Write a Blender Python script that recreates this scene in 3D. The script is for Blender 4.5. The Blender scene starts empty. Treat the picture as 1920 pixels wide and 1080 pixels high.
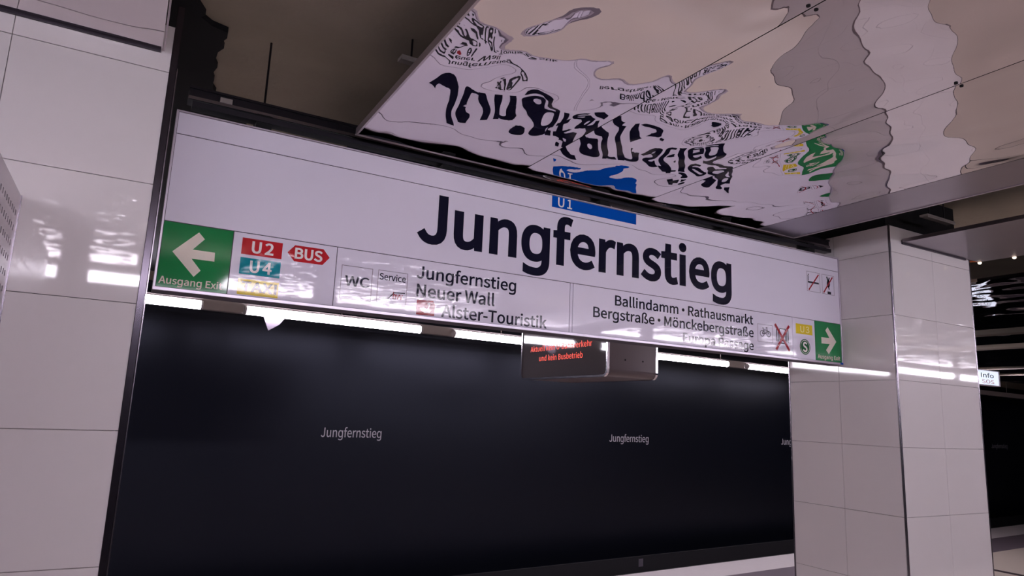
import bpy, bmesh, math, random
from mathutils import Vector, Matrix, noise, geometry as mgeo
random.seed(7)
S = bpy.context.scene
COL = S.collection

# ---------------------------------------------------------------- camera
RX, RY, RZ, FPX = 0.180619117, -0.042140249, -0.50742805, 1286.3236
def _rz(a): return Matrix.Rotation(a, 3, 'Z')
_M = _rz(RZ) @ Matrix.Rotation(RX, 3, 'X') @ Matrix.Rotation(RY, 3, 'Y')
_r, _f, _u = _M @ Vector((1, 0, 0)), _M @ Vector((0, 1, 0)), _M @ Vector((0, 0, 1))
cam_data = bpy.data.cameras.new('camera')
cam = bpy.data.objects.new('camera', cam_data)
COL.objects.link(cam)
cam_data.sensor_width = 36.0
cam_data.lens = 36.0 * FPX / 1920.0
cam_data.clip_start = 0.05
mw = Matrix((( _r.x, _u.x, -_f.x, 0.0), (_r.y, _u.y, -_f.y, 0.0), (_r.z, _u.z, -_f.z, 1.65), (0, 0, 0, 1)))
cam.matrix_world = mw
S.camera = cam

# ---------------------------------------------------------------- world, exposure
world = bpy.data.worlds.new('station_air')
S.world = world
world.use_nodes = True
world.node_tree.nodes['Background'].inputs[0].default_value = (0.55, 0.5, 0.62, 1)
world.node_tree.nodes['Background'].inputs[1].default_value = 0.02
S.view_settings.view_transform = 'Standard'
S.view_settings.look = 'None'
S.view_settings.gamma = 1.0
S.view_settings.exposure = 1.05
S.view_settings.use_curve_mapping = False
LAMP = 17.0          # radiance of the tube diffusers
try:
    S.cycles.use_denoising = True
    S.cycles.max_bounces = 10
    S.cycles.glossy_bounces = 6
    S.cycles.diffuse_bounces = 5
    S.cycles.sample_clamp_indirect = 12
    S.cycles.blur_glossy = 0.0
except Exception:
    pass

# ---------------------------------------------------------------- materials
def lin(c):
    return tuple((v / 255 / 12.92) if v / 255 <= 0.04045 else ((v / 255 + 0.055) / 1.055) ** 2.4 for v in c)
def mat(name, rgb, rough=0.5, metal=0.0, spec=0.5, emit=None, es=0.0, noise_amt=0.0, nscale=8.0, bump=0.0, bscale=20.0, coat=0.0):
    m = bpy.data.materials.new(name); m.use_nodes = True
    nt = m.node_tree; b = nt.nodes['Principled BSDF']
    c = lin(rgb) + (1,)
    b.inputs['Base Color'].default_value = c
    b.inputs['Roughness'].default_value = rough
    b.inputs['Metallic'].default_value = metal
    b.inputs['Specular IOR Level'].default_value = spec
    b.inputs['Coat Weight'].default_value = coat
    if emit:
        b.inputs['Emission Color'].default_value = lin(emit) + (1,)
        b.inputs['Emission Strength'].default_value = es
    tc = nt.nodes.new('ShaderNodeTexCoord')
    if noise_amt > 0:
        n = nt.nodes.new('ShaderNodeTexNoise'); n.inputs['Scale'].default_value = nscale; n.inputs['Detail'].default_value = 4
        nt.links.new(tc.outputs['Object'], n.inputs['Vector'])
        mx = nt.nodes.new('ShaderNodeMix'); mx.data_type = 'RGBA'
        mx.inputs['A'].default_value = tuple(v * (1 - noise_amt) for v in c[:3]) + (1,)
        mx.inputs['B'].default_value = tuple(min(1, v * (1 + noise_amt)) for v in c[:3]) + (1,)
        nt.links.new(n.outputs['Fac'], mx.inputs['Factor'])
        nt.links.new(mx.outputs['Result'], b.inputs['Base Color'])
    if bump > 0:
        n = nt.nodes.new('ShaderNodeTexNoise'); n.inputs['Scale'].default_value = bscale; n.inputs['Detail'].default_value = 2
        nt.links.new(tc.outputs['Object'], n.inputs['Vector'])
        bp = nt.nodes.new('ShaderNodeBump'); bp.inputs['Strength'].default_value = 1.0; bp.inputs['Distance'].default_value = bump
        nt.links.new(n.outputs['Fac'], bp.inputs['Height'])
        nt.links.new(bp.outputs['Normal'], b.inputs['Normal'])
    return m

M_enamel = mat('white_enamel', (219, 213, 215), 0.035, spec=0.55, bump=0.00025, bscale=2.2, noise_amt=0.02, nscale=1.5)
M_enamel_edge = mat('enamel_joint', (165, 155, 161), 0.5)
M_core = mat('pillar_core_black', (14, 14, 20), 0.9, noise_amt=0.3)
M_mat = mat('black_insulation', (12, 12, 18), 0.95, noise_amt=0.4, nscale=30)
M_steel = mat('corner_steel', (150, 142, 152), 0.22, metal=1.0)
M_trimdark = mat('dark_trim', (64, 58, 68), 0.35, metal=0.6)
M_mirror = mat('mirror_steel', (222, 214, 216), 0.012, metal=1.0)
M_brushed = mat('brushed_steel', (150, 142, 150), 0.28, metal=1.0, noise_amt=0.08, nscale=3)
M_rim = mat('panel_rim', (190, 180, 186), 0.35, metal=0.7)
M_concrete = mat('soffit_concrete', (160, 152, 138), 0.95, noise_amt=0.18, nscale=2.5, bump=0.004, bscale=25)
M_floor = mat('granite_floor', (236, 223, 212), 0.35, noise_amt=0.08, nscale=60)
M_floor_white = mat('edge_stripe_white', (228, 220, 224), 0.5, noise_amt=0.05, nscale=10)
M_floor_grey = mat('grey_paving', (122, 110, 122), 0.5, noise_amt=0.08, nscale=40)
M_floor_dark = mat('dark_floor_strip', (60, 46, 54), 0.7)  # plain dark tone of the thin strip laid across the floor
M_track = mat('track_ballast', (52, 48, 46), 0.95, noise_amt=0.4, nscale=15, bump=0.02, bscale=18)
M_wall = mat('dark_wall_enamel', (11, 13, 21), 0.31, spec=0.34, noise_amt=0.08, nscale=1.2)
M_wall.node_tree.nodes['Principled BSDF'].inputs['Specular Tint'].default_value = (0.72, 0.76, 1.0, 1)
M_wall_low = mat('dark_wall_ledge', (36, 34, 40), 0.7)
M_wallpale = mat('pale_wall', (150, 144, 148), 0.8, noise_amt=0.05)
M_alu = mat('anodised_aluminium', (196, 188, 202), 0.3, metal=0.55)
M_face = mat('sign_face_white', (224, 219, 235), 0.03, spec=0.6)
M_back = mat('sign_backing', (70, 62, 78), 0.6)
M_ink = mat('black_ink', (26, 26, 44), 0.035)
M_white = mat('white_vinyl', (238, 232, 232), 0.035)
M_cream = mat('cream_vinyl', (226, 218, 206), 0.035)
M_green = mat('exit_green', (16, 128, 68), 0.05, spec=0.6)
M_red = mat('signal_red', (190, 44, 52), 0.035)
M_darkred = mat('dark_red', (150, 30, 44), 0.035)
M_teal = mat('teal', (20, 140, 154), 0.035)
M_yellow = mat('signal_yellow', (222, 196, 44), 0.035)
M_blue = mat('line_blue', (10, 78, 172), 0.035)
M_sgreen = mat('dark_green_ink', (20, 90, 50), 0.035)
M_grey = mat('grey_ink', (120, 112, 124), 0.05)
M_tube = mat('tube_light', (250, 246, 255), 0.4, emit=(248, 240, 254), es=LAMP)
M_cap = mat('tube_end_cap', (170, 165, 170), 0.5)
M_rail = mat('lamp_rail_grey', (132, 122, 122), 0.5)
M_screen = mat('display_glass', (92, 87, 89), 0.04, spec=0.9)
M_led = mat('led_red', (120, 30, 20), 0.5, emit=(255, 70, 40), es=0.5)
M_chrome = mat('polished_rim', (224, 218, 226), 0.12, metal=1.0)
M_dispbody = mat('display_body', (118, 106, 110), 0.35, metal=0.2)
M_perf = mat('perforated_metal', (172, 162, 170), 0.25, metal=0.35, spec=0.5)
M_black = mat('black_interior', (10, 9, 14), 0.9)
M_channel = mat('channel_steel', (58, 56, 64), 0.3, metal=0.8)
M_orange = mat('orange_cable', (222, 120, 60), 0.6)
M_bulb = mat('work_light', (240, 225, 210), 0.3, emit=(255, 230, 205), es=0.8)
M_infolit = mat('lit_info_face', (220, 228, 236), 0.3, emit=(214, 226, 246), es=0.42)
M_wtext = mat('wall_lettering_grey', (176, 172, 182), 0.5)
M_galv = mat('galvanised', (178, 172, 170), 0.5, metal=0.3, noise_amt=0.15, nscale=40)
M_beige = mat('lamp_reflector_beige', (150, 138, 128), 0.5)

# ---------------------------------------------------------------- helpers
def link(o, parent=None):
    COL.objects.link(o)
    if parent is not None:
        o.parent = parent
    return o
def tag(o, label=None, cat=None, group=None, kind=None):
    if label: o['label'] = label
    if cat: o['category'] = cat
    if group: o['group'] = group
    if kind: o['kind'] = kind
    return o
def empty(name, loc=(0, 0, 0), label=None, cat=None, group=None, rz=0.0, kind=None):
    o = bpy.data.objects.new(name, None)
    o.empty_display_size = 0.1
    o.location = loc; o.rotation_euler = (0, 0, rz)
    COL.objects.link(o)
    return tag(o, label, cat, group, kind)
def mesh_obj(name, bm, m, parent=None, smooth=False, loc=None):
    me = bpy.data.meshes.new(name)
    bm.normal_update()
    bm.to_mesh(me); bm.free()
    me.materials.append(m)
    if smooth:
        for p in me.polygons: p.use_smooth = True
    o = bpy.data.objects.new(name, me)
    if loc: o.location = loc
    return link(o, parent)
def bx(bm, x0, x1, y0, y1, z0, z1, bev=0.0):
    r = bmesh.ops.create_cube(bm, size=1.0)
    vs = r['verts']
    bmesh.ops.scale(bm, vec=(x1 - x0, y1 - y0, z1 - z0), verts=vs)
    bmesh.ops.translate(bm, vec=((x0 + x1) / 2, (y0 + y1) / 2, (z0 + z1) / 2), verts=vs)
    if bev > 0:
        es = list({e for v in vs for e in v.link_edges})
        bmesh.ops.bevel(bm, geom=es, offset=bev, segments=1, affect='EDGES', profile=0.5)
def box(name, x0, x1, y0, y1, z0, z1, m, parent=None, bev=0.0):
    bm = bmesh.new(); bx(bm, x0, x1, y0, y1, z0, z1, bev)
    return mesh_obj(name, bm, m, parent)
def tube_between(bm, a, b, r, seg=12):
    a, b = Vector(a), Vector(b); d = b - a
    q = d.to_track_quat('Z', 'Y').to_matrix().to_4x4()
    q.translation = (a + b) / 2
    bmesh.ops.create_cone(bm, cap_ends=True, segments=seg, radius1=r, radius2=r, depth=d.length, matrix=q)
def prism_xz(bm, pts, y0, y1):
    """closed polygon in the XZ plane extruded along Y"""
    a = [bm.verts.new((x, y0, z)) for x, z in pts]
    b = [bm.verts.new((x, y1, z)) for x, z in pts]
    n = len(pts)
    bm.faces.new(a); bm.faces.new(b[::-1])
    for i in range(n):
        bm.faces.new((a[i], b[i], b[(i + 1) % n], a[(i + 1) % n]))
    bmesh.ops.recalc_face_normals(bm, faces=bm.faces[:])
def prism_xy(bm, pts, z0, z1):
    a = [bm.verts.new((x, y, z0)) for x, y in pts]
    b = [bm.verts.new((x, y, z1)) for x, y in pts]
    n = len(pts)
    bm.faces.new(a); bm.faces.new(b[::-1])
    for i in range(n):
        bm.faces.new((a[i], b[i], b[(i + 1) % n], a[(i + 1) % n]))
    bmesh.ops.recalc_face_normals(bm, faces=bm.faces[:])

# lettering: outlines kept as cubic splines per character [advance, [splines of (hl, co, hr)]]
GLYPHS = {' ':[78,[]],'-':[121,[[16,94,16,86,46,86,76,86,106,86,106,94,106,102,106,110,76,110,46,110,16,110,16,102]]],'1':[194,[[31,9,31,0,78,0,125,0,172,0,172,9,172,18,172,27,154,27,137,27,120,27,120,103,120,180,120,257,112,257,104,257,96,257,82,249,65,243,42,238,42,232,42,225,42,218,58,218,73,218,88,218,88,154,88,90,88,27,69,27,50,27,31,27,31,18]]],'2':[194,[[15,6,15,0,69,0,123,0,177,0,177,9,177,18,177,28,153,28,129,28,106,28,93,28,77,26,64,25,124,82,165,134,165,186,165,231,136,261,90,261,57,261,35,246,14,224,20,218,26,212,33,206,47,223,65,235,86,235,118,235,133,214,133,185,133,140,96,89,15,19,15,13]]],'3':[194,[[52,-5,92,-5,138,-5,175,23,175,69,175,104,151,126,120,134,120,134,120,135,120,136,148,145,166,166,166,197,166,238,134,261,91,261,62,261,39,248,20,231,25,224,31,217,37,210,51,225,69,235,90,235,117,235,133,219,133,195,133,167,116,146,62,146,62,137,62,129,62,121,122,121,142,101,142,70,142,40,121,22,90,22,61,22,42,36,27,51,21,45,16,38,10,31,27,12]]],'4':[194,[[119,24,119,0,129,0,139,0,149,0,149,24,149,47,149,71,161,71,172,71,183,71,183,79,183,88,183,96,172,96,161,96,149,96,149,150,149,203,149,257,137,257,126,257,114,257,78,202,43,147,7,92,7,85,7,78,7,71,44,71,82,71,119,71,119,47],[119,123,119,96,93,96,67,96,40,96,60,125,79,155,99,184,106,196,113,209,119,222,120,222,120,222,121,222,120,209,119,188,119,175,119,149]]],'A':[213,[[30,86,1,0,12,0,23,0,34,0,42,26,51,52,59,78,90,78,121,78,153,78,161,52,169,26,177,0,189,0,200,0,211,0,182,86,153,171,124,257,112,257,100,257,88,257,59,171],[93,104,67,104,71,117,75,130,79,144,89,173,97,200,105,230,106,230,106,230,106,230,115,201,123,173,132,144,136,130,141,117,145,104,119,104]]],'B':[230,[[35,86,35,0,63,0,90,0,117,0,174,0,214,25,214,75,214,110,193,131,162,137,162,137,162,138,162,138,186,146,200,168,200,194,200,239,163,257,111,257,86,257,61,257,35,257,35,171],[80,148,68,148,68,176,68,203,68,231,81,231,94,231,107,231,147,231,168,220,168,190,168,164,150,148,106,148,93,148],[83,26,68,26,68,58,68,90,68,123,83,123,97,123,112,123,158,123,182,108,182,76,182,42,157,26,112,26,97,26]]],'C':[223,[[68,-5,132,-5,165,-5,190,9,211,32,205,39,199,46,193,53,176,35,158,24,133,24,84,24,54,64,54,129,54,193,86,233,134,233,157,233,173,223,187,209,193,216,199,223,204,230,190,246,165,261,134,261,69,261,20,211,20,128,20,45]]],'E':[206,[[35,86,35,0,86,0,136,0,187,0,187,9,187,18,187,28,147,28,107,28,68,28,68,59,68,90,68,121,100,121,132,121,165,121,165,130,165,140,165,149,132,149,100,149,68,149,68,176,68,202,68,229,106,229,145,229,183,229,183,238,183,248,183,257,134,257,85,257,35,257,35,171]]],'I':[103,[[35,86,35,0,46,0,57,0,68,0,68,86,68,171,68,257,57,257,46,257,35,257,35,171]]],'J':[187,[[50,-5,83,-5,133,-5,154,31,154,75,154,136,154,196,154,257,143,257,132,257,121,257,121,197,121,138,121,78,121,40,107,24,80,24,61,24,47,32,35,53,28,47,20,42,12,36,27,9]]],'M':[284,[[35,86,35,0,45,0,55,0,64,0,64,47,64,95,64,142,64,164,62,195,60,218,61,218,61,218,62,218,69,198,75,179,82,159,99,115,115,70,131,26,138,26,145,26,153,26,169,70,185,115,201,159,208,179,215,198,222,218,222,218,223,218,223,218,221,195,219,164,219,142,219,95,219,47,219,0,229,0,239,0,249,0,249,86,249,171,249,257,236,257,223,257,210,257,194,211,177,165,161,119,155,102,150,84,143,66,143,66,142,66,142,66,136,84,130,102,123,119,107,165,91,211,74,257,61,257,48,257,35,257,35,171]]],'N':[253,[[35,86,35,0,46,0,56,0,66,0,66,45,66,90,66,135,66,162,63,189,62,215,62,215,63,215,63,215,73,197,82,180,91,162,122,108,153,54,185,0,196,0,207,0,218,0,218,86,218,171,218,257,208,257,197,257,187,257,187,212,187,168,187,123,187,97,189,68,192,42,191,42,190,42,190,42,181,60,171,77,162,95,131,149,100,203,68,257,57,257,46,257,35,257,35,171]]],'O':[260,[[65,-5,130,-5,194,-5,239,47,239,129,239,211,194,261,130,261,65,261,20,211,20,129,20,47],[176,24,130,24,84,24,54,65,54,129,54,193,84,233,130,233,176,233,206,193,206,129,206,65]]],'P':[222,[[35,86,35,0,46,0,57,0,68,0,68,34,68,68,68,102,82,102,96,102,110,102,166,102,204,127,204,181,204,237,166,257,109,257,84,257,60,257,35,257,35,171],[80,129,68,129,68,162,68,196,68,230,80,230,92,230,104,230,150,230,172,219,172,181,172,145,151,129,106,129,93,129]]],'R':[222,[[82,135,68,135,68,167,68,199,68,230,82,230,96,230,111,230,151,230,173,218,173,185,173,151,151,135,111,135,96,135],[155,36,176,0,188,0,200,0,213,0,191,37,169,75,147,112,182,121,205,145,205,185,205,238,168,257,116,257,89,257,62,257,35,257,35,171,35,86,35,0,46,0,57,0,68,0,68,36,68,73,68,109,83,109,98,109,114,109,135,73]]],'S':[209,[[70,-5,106,-5,160,-5,194,28,194,68,194,106,171,124,141,137,129,142,116,147,104,153,84,161,62,171,62,196,62,218,81,233,110,233,133,233,152,224,168,209,174,216,179,223,185,230,167,248,140,261,110,261,63,261,29,233,29,193,29,156,57,138,81,127,93,122,105,117,118,111,142,100,161,92,161,65,161,41,141,24,107,24,80,24,54,36,36,56,30,48,23,41,17,33,39,10]]],'T':[210,[[89,76,89,0,99,0,110,0,121,0,121,76,121,153,121,229,147,229,173,229,199,229,199,238,199,248,199,257,136,257,74,257,11,257,11,248,11,238,11,229,37,229,63,229,89,229,89,153]]],'U':[252,[[74,-5,126,-5,179,-5,218,23,218,106,218,156,218,206,218,257,208,257,198,257,187,257,187,206,187,156,187,105,187,43,160,24,126,24,93,24,67,43,67,105,67,156,67,206,67,257,56,257,45,257,34,257,34,206,34,156,34,106,34,23]]],'W':[307,[[45,86,63,0,76,0,89,0,102,0,115,52,127,103,140,155,144,175,149,194,153,213,153,213,154,213,154,213,159,194,162,175,167,155,180,103,193,52,206,0,219,0,232,0,245,0,263,86,280,171,298,257,288,257,277,257,267,257,258,210,249,164,239,117,235,89,230,62,225,34,225,34,224,34,223,34,217,62,211,90,205,117,193,164,181,210,169,257,160,257,150,257,140,257,128,210,116,164,104,117,98,89,92,62,86,34,86,34,85,34,85,34,79,62,75,89,69,117,60,164,51,210,42,257,31,257,20,257,9,257,27,171]]],'X':[201,[[31,44,6,0,17,0,29,0,40,0,53,23,65,46,77,69,84,82,90,95,98,111,98,111,99,111,99,111,107,95,114,82,121,69,134,46,147,23,159,0,171,0,183,0,195,0,170,44,145,87,120,131,143,173,166,215,190,257,178,257,167,257,156,257,144,235,133,213,121,191,115,179,110,168,103,153,103,153,102,153,102,153,93,168,88,179,82,191,70,213,58,235,47,257,35,257,23,257,11,257,34,215,58,174,81,133,56,88]]],'a':[197,[[44,-5,76,-5,99,-5,121,8,139,23,139,23,140,23,140,23,141,15,142,8,143,0,152,0,160,0,169,0,169,39,169,78,169,117,169,164,150,195,103,195,72,195,46,181,29,170,33,163,37,155,41,148,56,158,76,168,98,168,129,168,137,145,137,120,56,111,21,91,21,49,21,15],[103,21,85,21,66,21,51,30,51,51,51,76,73,92,137,99,137,81,137,64,137,46,119,30]]],'b':[216,[[98,-5,116,-5,159,-5,199,33,199,98,199,157,172,195,123,195,102,195,81,183,63,168,63,180,64,191,64,202,64,228,64,253,64,279,54,279,43,279,32,279,32,186,32,93,32,0,41,0,49,0,58,0,59,7,60,13,61,20,61,20,62,20,62,20,78,5],[142,22,111,22,98,22,81,27,64,42,64,75,64,109,64,142,82,159,99,168,115,168,151,168,165,140,165,98,165,51]]],'c':[179,[[57,-5,107,-5,130,-5,152,5,169,19,164,26,159,34,155,41,143,30,127,22,110,22,75,22,51,51,51,95,51,139,76,168,111,168,126,168,138,161,149,152,154,159,160,166,165,173,152,185,134,195,110,195,61,195,18,158,18,95,18,32]]],'d':[217,[[49,-5,97,-5,120,-5,140,8,155,22,155,22,155,22,156,22,157,15,158,7,159,0,167,0,176,0,185,0,185,93,185,186,185,279,174,279,163,279,153,279,153,254,153,230,153,206,153,195,154,184,154,173,138,187,123,195,101,195,57,195,19,157,19,95,19,32],[121,22,104,22,71,22,51,49,51,95,51,139,76,168,106,168,122,168,137,162,153,148,153,115,153,82,153,48,137,31]]],'e':[194,[[58,-5,109,-5,135,-5,155,4,172,15,168,22,164,29,160,36,146,27,131,21,113,21,77,21,52,47,50,88,92,88,135,88,178,88,179,92,179,99,179,106,179,160,152,195,103,195,60,195,18,157,18,95,18,32],[83,110,49,110,53,148,77,169,104,169,134,169,151,149,151,110,117,110]]],'f':[114,[[12,172,12,164,20,164,29,164,37,164,37,109,37,55,37,0,48,0,59,0,69,0,69,55,69,109,69,164,83,164,96,164,110,164,110,173,110,181,110,190,96,190,83,190,69,190,69,200,69,210,69,220,69,245,78,258,96,258,103,258,111,256,118,252,120,261,122,269,125,277,116,281,105,283,93,283,55,283,37,259,37,221,37,210,37,200,37,190,29,190,20,189,12,188,12,180]]],'g':[220,[[133,-86,104,-86,75,-86,53,-82,35,-74,35,-64,35,-54,35,-45,53,-55,77,-60,105,-60,122,-60,135,-55,144,-45,154,-36,158,-22,158,-6,158,-3,158,-1,158,2,158,5,158,9,159,14,159,19,159,23,159,25,159,25,158,25,158,25,145,6,125,-4,99,-4,74,-4,54,5,41,22,27,40,20,64,20,95,20,126,27,150,41,168,54,186,74,195,98,195,111,195,122,193,132,188,142,183,151,176,158,166,159,166,159,166,160,166,161,175,163,183,164,191,173,191,181,191,189,191,189,127,189,62,189,-3,189,-31,182,-51,168,-65,154,-79],[87,22,103,22,122,22,137,27,145,38,154,48,159,65,159,88,159,90,159,93,159,95,159,122,154,140,145,152,136,163,122,169,102,169,87,169,74,162,65,149,57,137,52,119,52,95,52,71,56,53,65,41,74,28]]],'h':[213,[[32,93,32,0,43,0,54,0,64,0,64,46,64,92,64,138,83,157,97,167,116,167,141,167,152,152,152,116,152,77,152,39,152,0,163,0,174,0,184,0,184,40,184,80,184,120,184,169,166,195,126,195,100,195,81,181,63,163,63,176,64,189,64,202,64,228,64,253,64,279,54,279,43,279,32,279,32,186]]],'i':[96,[[32,63,32,0,43,0,54,0,64,0,64,63,64,127,64,190,54,190,43,190,32,190,32,127],[36,229,48,229,61,229,70,238,70,251,70,263,61,271,48,271,36,271,27,263,27,251,27,238]]],'k':[193,[[32,93,32,0,43,0,53,0,64,0,64,17,64,33,64,50,76,64,88,78,99,92,118,61,137,31,155,0,167,0,178,0,190,0,166,38,142,76,118,113,139,139,160,165,181,190,169,190,158,190,146,190,119,157,92,123,65,90,65,90,64,90,64,90,64,153,64,216,64,279,53,279,43,279,32,279,32,186]]],'l':[99,[[42,-5,66,-5,75,-5,80,-3,84,-2,83,6,81,15,80,23,76,22,75,22,73,22,68,22,64,26,64,36,64,117,64,198,64,279,54,279,43,279,32,279,32,198,32,118,32,38,32,11]]],'m':[324,[[32,63,32,0,43,0,54,0,64,0,64,46,64,92,64,138,82,158,98,167,112,167,136,167,147,152,147,116,147,77,147,39,147,0,158,0,169,0,179,0,179,46,179,92,179,138,197,158,213,167,227,167,251,167,263,152,263,116,263,77,263,39,263,0,273,0,284,0,294,0,294,40,294,80,294,120,294,169,276,195,237,195,214,195,194,180,174,159,166,181,151,195,121,195,99,195,79,181,62,162,62,162,62,162,62,162,61,172,60,181,58,190,50,190,41,190,32,190,32,127]]],'n':[214,[[32,63,32,0,43,0,54,0,64,0,64,46,64,92,64,138,83,157,97,167,116,167,141,167,152,152,152,116,152,77,152,39,152,0,163,0,174,0,184,0,184,40,184,80,184,120,184,169,166,195,126,195,100,195,80,181,62,162,62,162,62,162,62,162,61,172,60,181,58,190,50,190,41,190,32,190,32,127]]],'o':[212,[[60,-5,106,-5,153,-5,194,32,194,95,194,158,153,195,106,195,60,195,18,158,18,95,18,32],[139,22,106,22,73,22,51,51,51,95,51,139,73,168,106,168,139,168,161,139,161,95,161,51]]],'p':[217,[[32,10,32,-80,43,-80,54,-80,64,-80,64,-59,64,-37,64,-16,64,-5,64,6,63,18,81,3,99,-5,116,-5,159,-5,199,33,199,98,199,157,172,195,123,195,101,195,79,182,62,168,62,168,62,168,62,168,61,175,60,183,58,190,50,190,41,190,32,190,32,100],[142,22,111,22,98,22,81,27,64,42,64,75,64,109,64,142,83,159,99,168,115,168,151,168,165,140,165,98,165,51]]],'r':[136,[[32,63,32,0,43,0,54,0,64,0,64,41,64,81,64,122,77,154,96,166,112,166,120,166,124,165,131,163,133,172,135,182,137,191,131,194,125,195,116,195,95,195,76,180,62,155,62,155,62,155,62,155,61,167,60,179,58,190,50,190,41,190,32,190,32,127]]],'s':[164,[[55,-5,82,-5,127,-5,151,21,151,52,151,88,121,99,93,110,72,118,52,125,52,143,52,158,63,170,88,170,104,170,118,163,131,153,136,160,141,167,146,173,132,185,111,195,87,195,46,195,22,171,22,141,22,109,50,96,77,86,98,78,120,69,120,50,120,34,108,20,83,20,60,20,43,29,27,43,21,36,16,29,11,22,29,7]]],'t':[132,[[51,-5,92,-5,104,-5,116,-1,127,2,125,11,123,19,121,27,114,24,106,21,99,21,77,21,70,35,70,58,70,93,70,129,70,164,87,164,104,164,121,164,121,173,121,181,121,190,104,190,87,190,70,190,70,208,70,226,70,244,61,244,52,244,43,244,42,226,41,208,40,190,30,190,19,189,9,188,9,180,9,172,9,164,19,164,28,164,38,164,38,129,38,94,38,59,38,21]]],'u':[213,[[48,-5,88,-5,114,-5,133,9,151,30,151,30,151,30,152,30,152,20,153,10,154,0,163,0,172,0,181,0,181,63,181,127,181,190,170,190,159,190,149,190,149,145,149,100,149,55,131,33,117,23,97,23,72,23,62,38,62,74,62,112,62,151,62,190,51,190,40,190,29,190,29,150,29,110,29,70,29,21]]],'v':[182,[[50,63,73,0,86,0,98,0,111,0,133,63,155,127,178,190,167,190,157,190,146,190,134,154,122,118,110,82,105,63,98,44,93,26,92,26,92,26,91,26,85,44,79,63,74,82,62,118,50,154,38,190,27,190,16,190,5,190,27,127]]],'x':[174,[[26,33,5,0,16,0,28,0,39,0,47,15,56,30,64,44,71,56,77,68,84,78,84,78,85,78,85,78,93,68,100,56,106,44,115,30,125,15,134,0,146,0,157,0,169,0,148,32,127,64,106,96,126,127,145,159,164,190,153,190,142,190,131,190,123,176,115,162,107,148,102,138,96,127,91,117,90,117,90,117,89,117,83,127,76,138,70,148,62,162,53,176,45,190,33,190,22,190,10,190,29,160,49,129,68,99,47,66]]],'·':[350,[[196,170,175,170,154,170,138,154,138,133,138,112,154,96,175,96,196,96,212,112,212,133,212,154]]],'ß':[225,[[130,-5,152,-5,190,-5,214,21,214,53,214,117,137,108,137,146,137,173,172,186,172,225,172,257,150,283,109,283,60,283,32,251,32,202,32,134,32,67,32,0,43,0,53,0,64,0,64,65,64,130,64,196,64,236,81,257,108,257,130,257,141,242,141,222,141,189,106,178,106,143,106,88,184,97,184,52,184,35,172,20,150,20,136,20,123,26,109,37,105,30,100,22,96,15,112,2]]],'ö':[212,[[60,-5,106,-5,153,-5,194,32,194,95,194,158,153,195,106,195,60,195,18,158,18,95,18,32],[139,22,106,22,73,22,51,51,51,95,51,139,73,168,106,168,139,168,161,139,161,95,161,51],[57,230,69,230,79,230,88,238,88,249,88,260,79,269,69,269,57,269,49,260,49,249,49,238],[132,230,144,230,155,230,163,238,163,249,163,260,155,269,144,269,132,269,124,260,124,249,124,238]]]}
CAP = None
def glyph_cap():
    ys = [p for s in GLYPHS['E'][1] for p in s[3::6]]
    return max(ys)
CAP = glyph_cap()
U = 0.01
def glyph_fill(ch, bold):
    """flatten the splines, push the outline out by bold, fill by winding number"""
    loops = []
    for sp in GLYPHS[ch][1]:
        n = len(sp) // 6; pts = []
        for i in range(n):
            a = sp[i * 6:i * 6 + 6]; b = sp[((i + 1) % n) * 6:((i + 1) % n) * 6 + 6]
            p0, p1, p2, p3 = Vector(a[2:4]), Vector(a[4:6]), Vector(b[0:2]), Vector(b[2:4])
            st = abs((p1 - p0).cross(p3 - p0)) + abs((p2 - p0).cross(p3 - p0)) < 0.02 * max(1, (p3 - p0).length_squared)
            m = 1 if st else 5
            for k in range(m):
                t = k / m; u_ = 1 - t
                q = p0 * u_ ** 3 + p1 * 3 * u_ * u_ * t + p2 * 3 * u_ * t * t + p3 * t ** 3
                if not pts or (q - pts[-1]).length > 0.6: pts.append(q)
        while len(pts) > 3 and (pts[0] - pts[-1]).length < 0.6: pts.pop()
        loops.append(pts)
    area = sum(a.cross(b) for L in loops for a, b in zip(L, L[1:] + L[:1]))
    sg = 1 if area > 0 else -1
    out = []
    for L in loops:
        n = len(L); d = [(L[(i + 1) % n] - L[i]).normalized() for i in range(n)]; o = []
        for i in range(n):
            n0 = Vector((d[i - 1].y, -d[i - 1].x)) * sg; n1 = Vector((d[i].y, -d[i].x)) * sg
            m = n0 + n1
            m = m / max(0.55, m.length_squared) * 2 if m.length > 0.05 else n0
            o.append(L[i] + m * bold)
        out.append(o)
    V_, E_ = [], []
    for L in out:
        b = len(V_); V_ += [v * U for v in L]; E_ += [(b + i, b + (i + 1) % len(L)) for i in range(len(L))]
    r = mgeo.delaunay_2d_cdt(V_, E_, [], 0, 1e-5)
    fs = []
    for f in r[2]:
        c = sum((r[0][i] for i in f), Vector((0, 0))) / len(f); w = 0
        for a, b in E_:
            p, q = V_[a], V_[b]
            if (p.y <= c.y) != (q.y <= c.y):
                x = p.x + (c.y - p.y) / (q.y - p.y) * (q.x - p.x)
                if x > c.x: w += 1 if q.y > p.y else -1
        if w * sg > 0: fs.append(tuple(f))
    used = sorted({i for f in fs for i in f}); ix = {v: k for k, v in enumerate(used)}
    return [(r[0][i].x, r[0][i].y) for i in used], [tuple(ix[i] for i in f) for f in fs]
CACHE = {}
def glyph(ch, bold):
    if (ch, bold) not in CACHE: CACHE[(ch, bold)] = glyph_fill(ch, bold)
    return CACHE[(ch, bold)]
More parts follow.
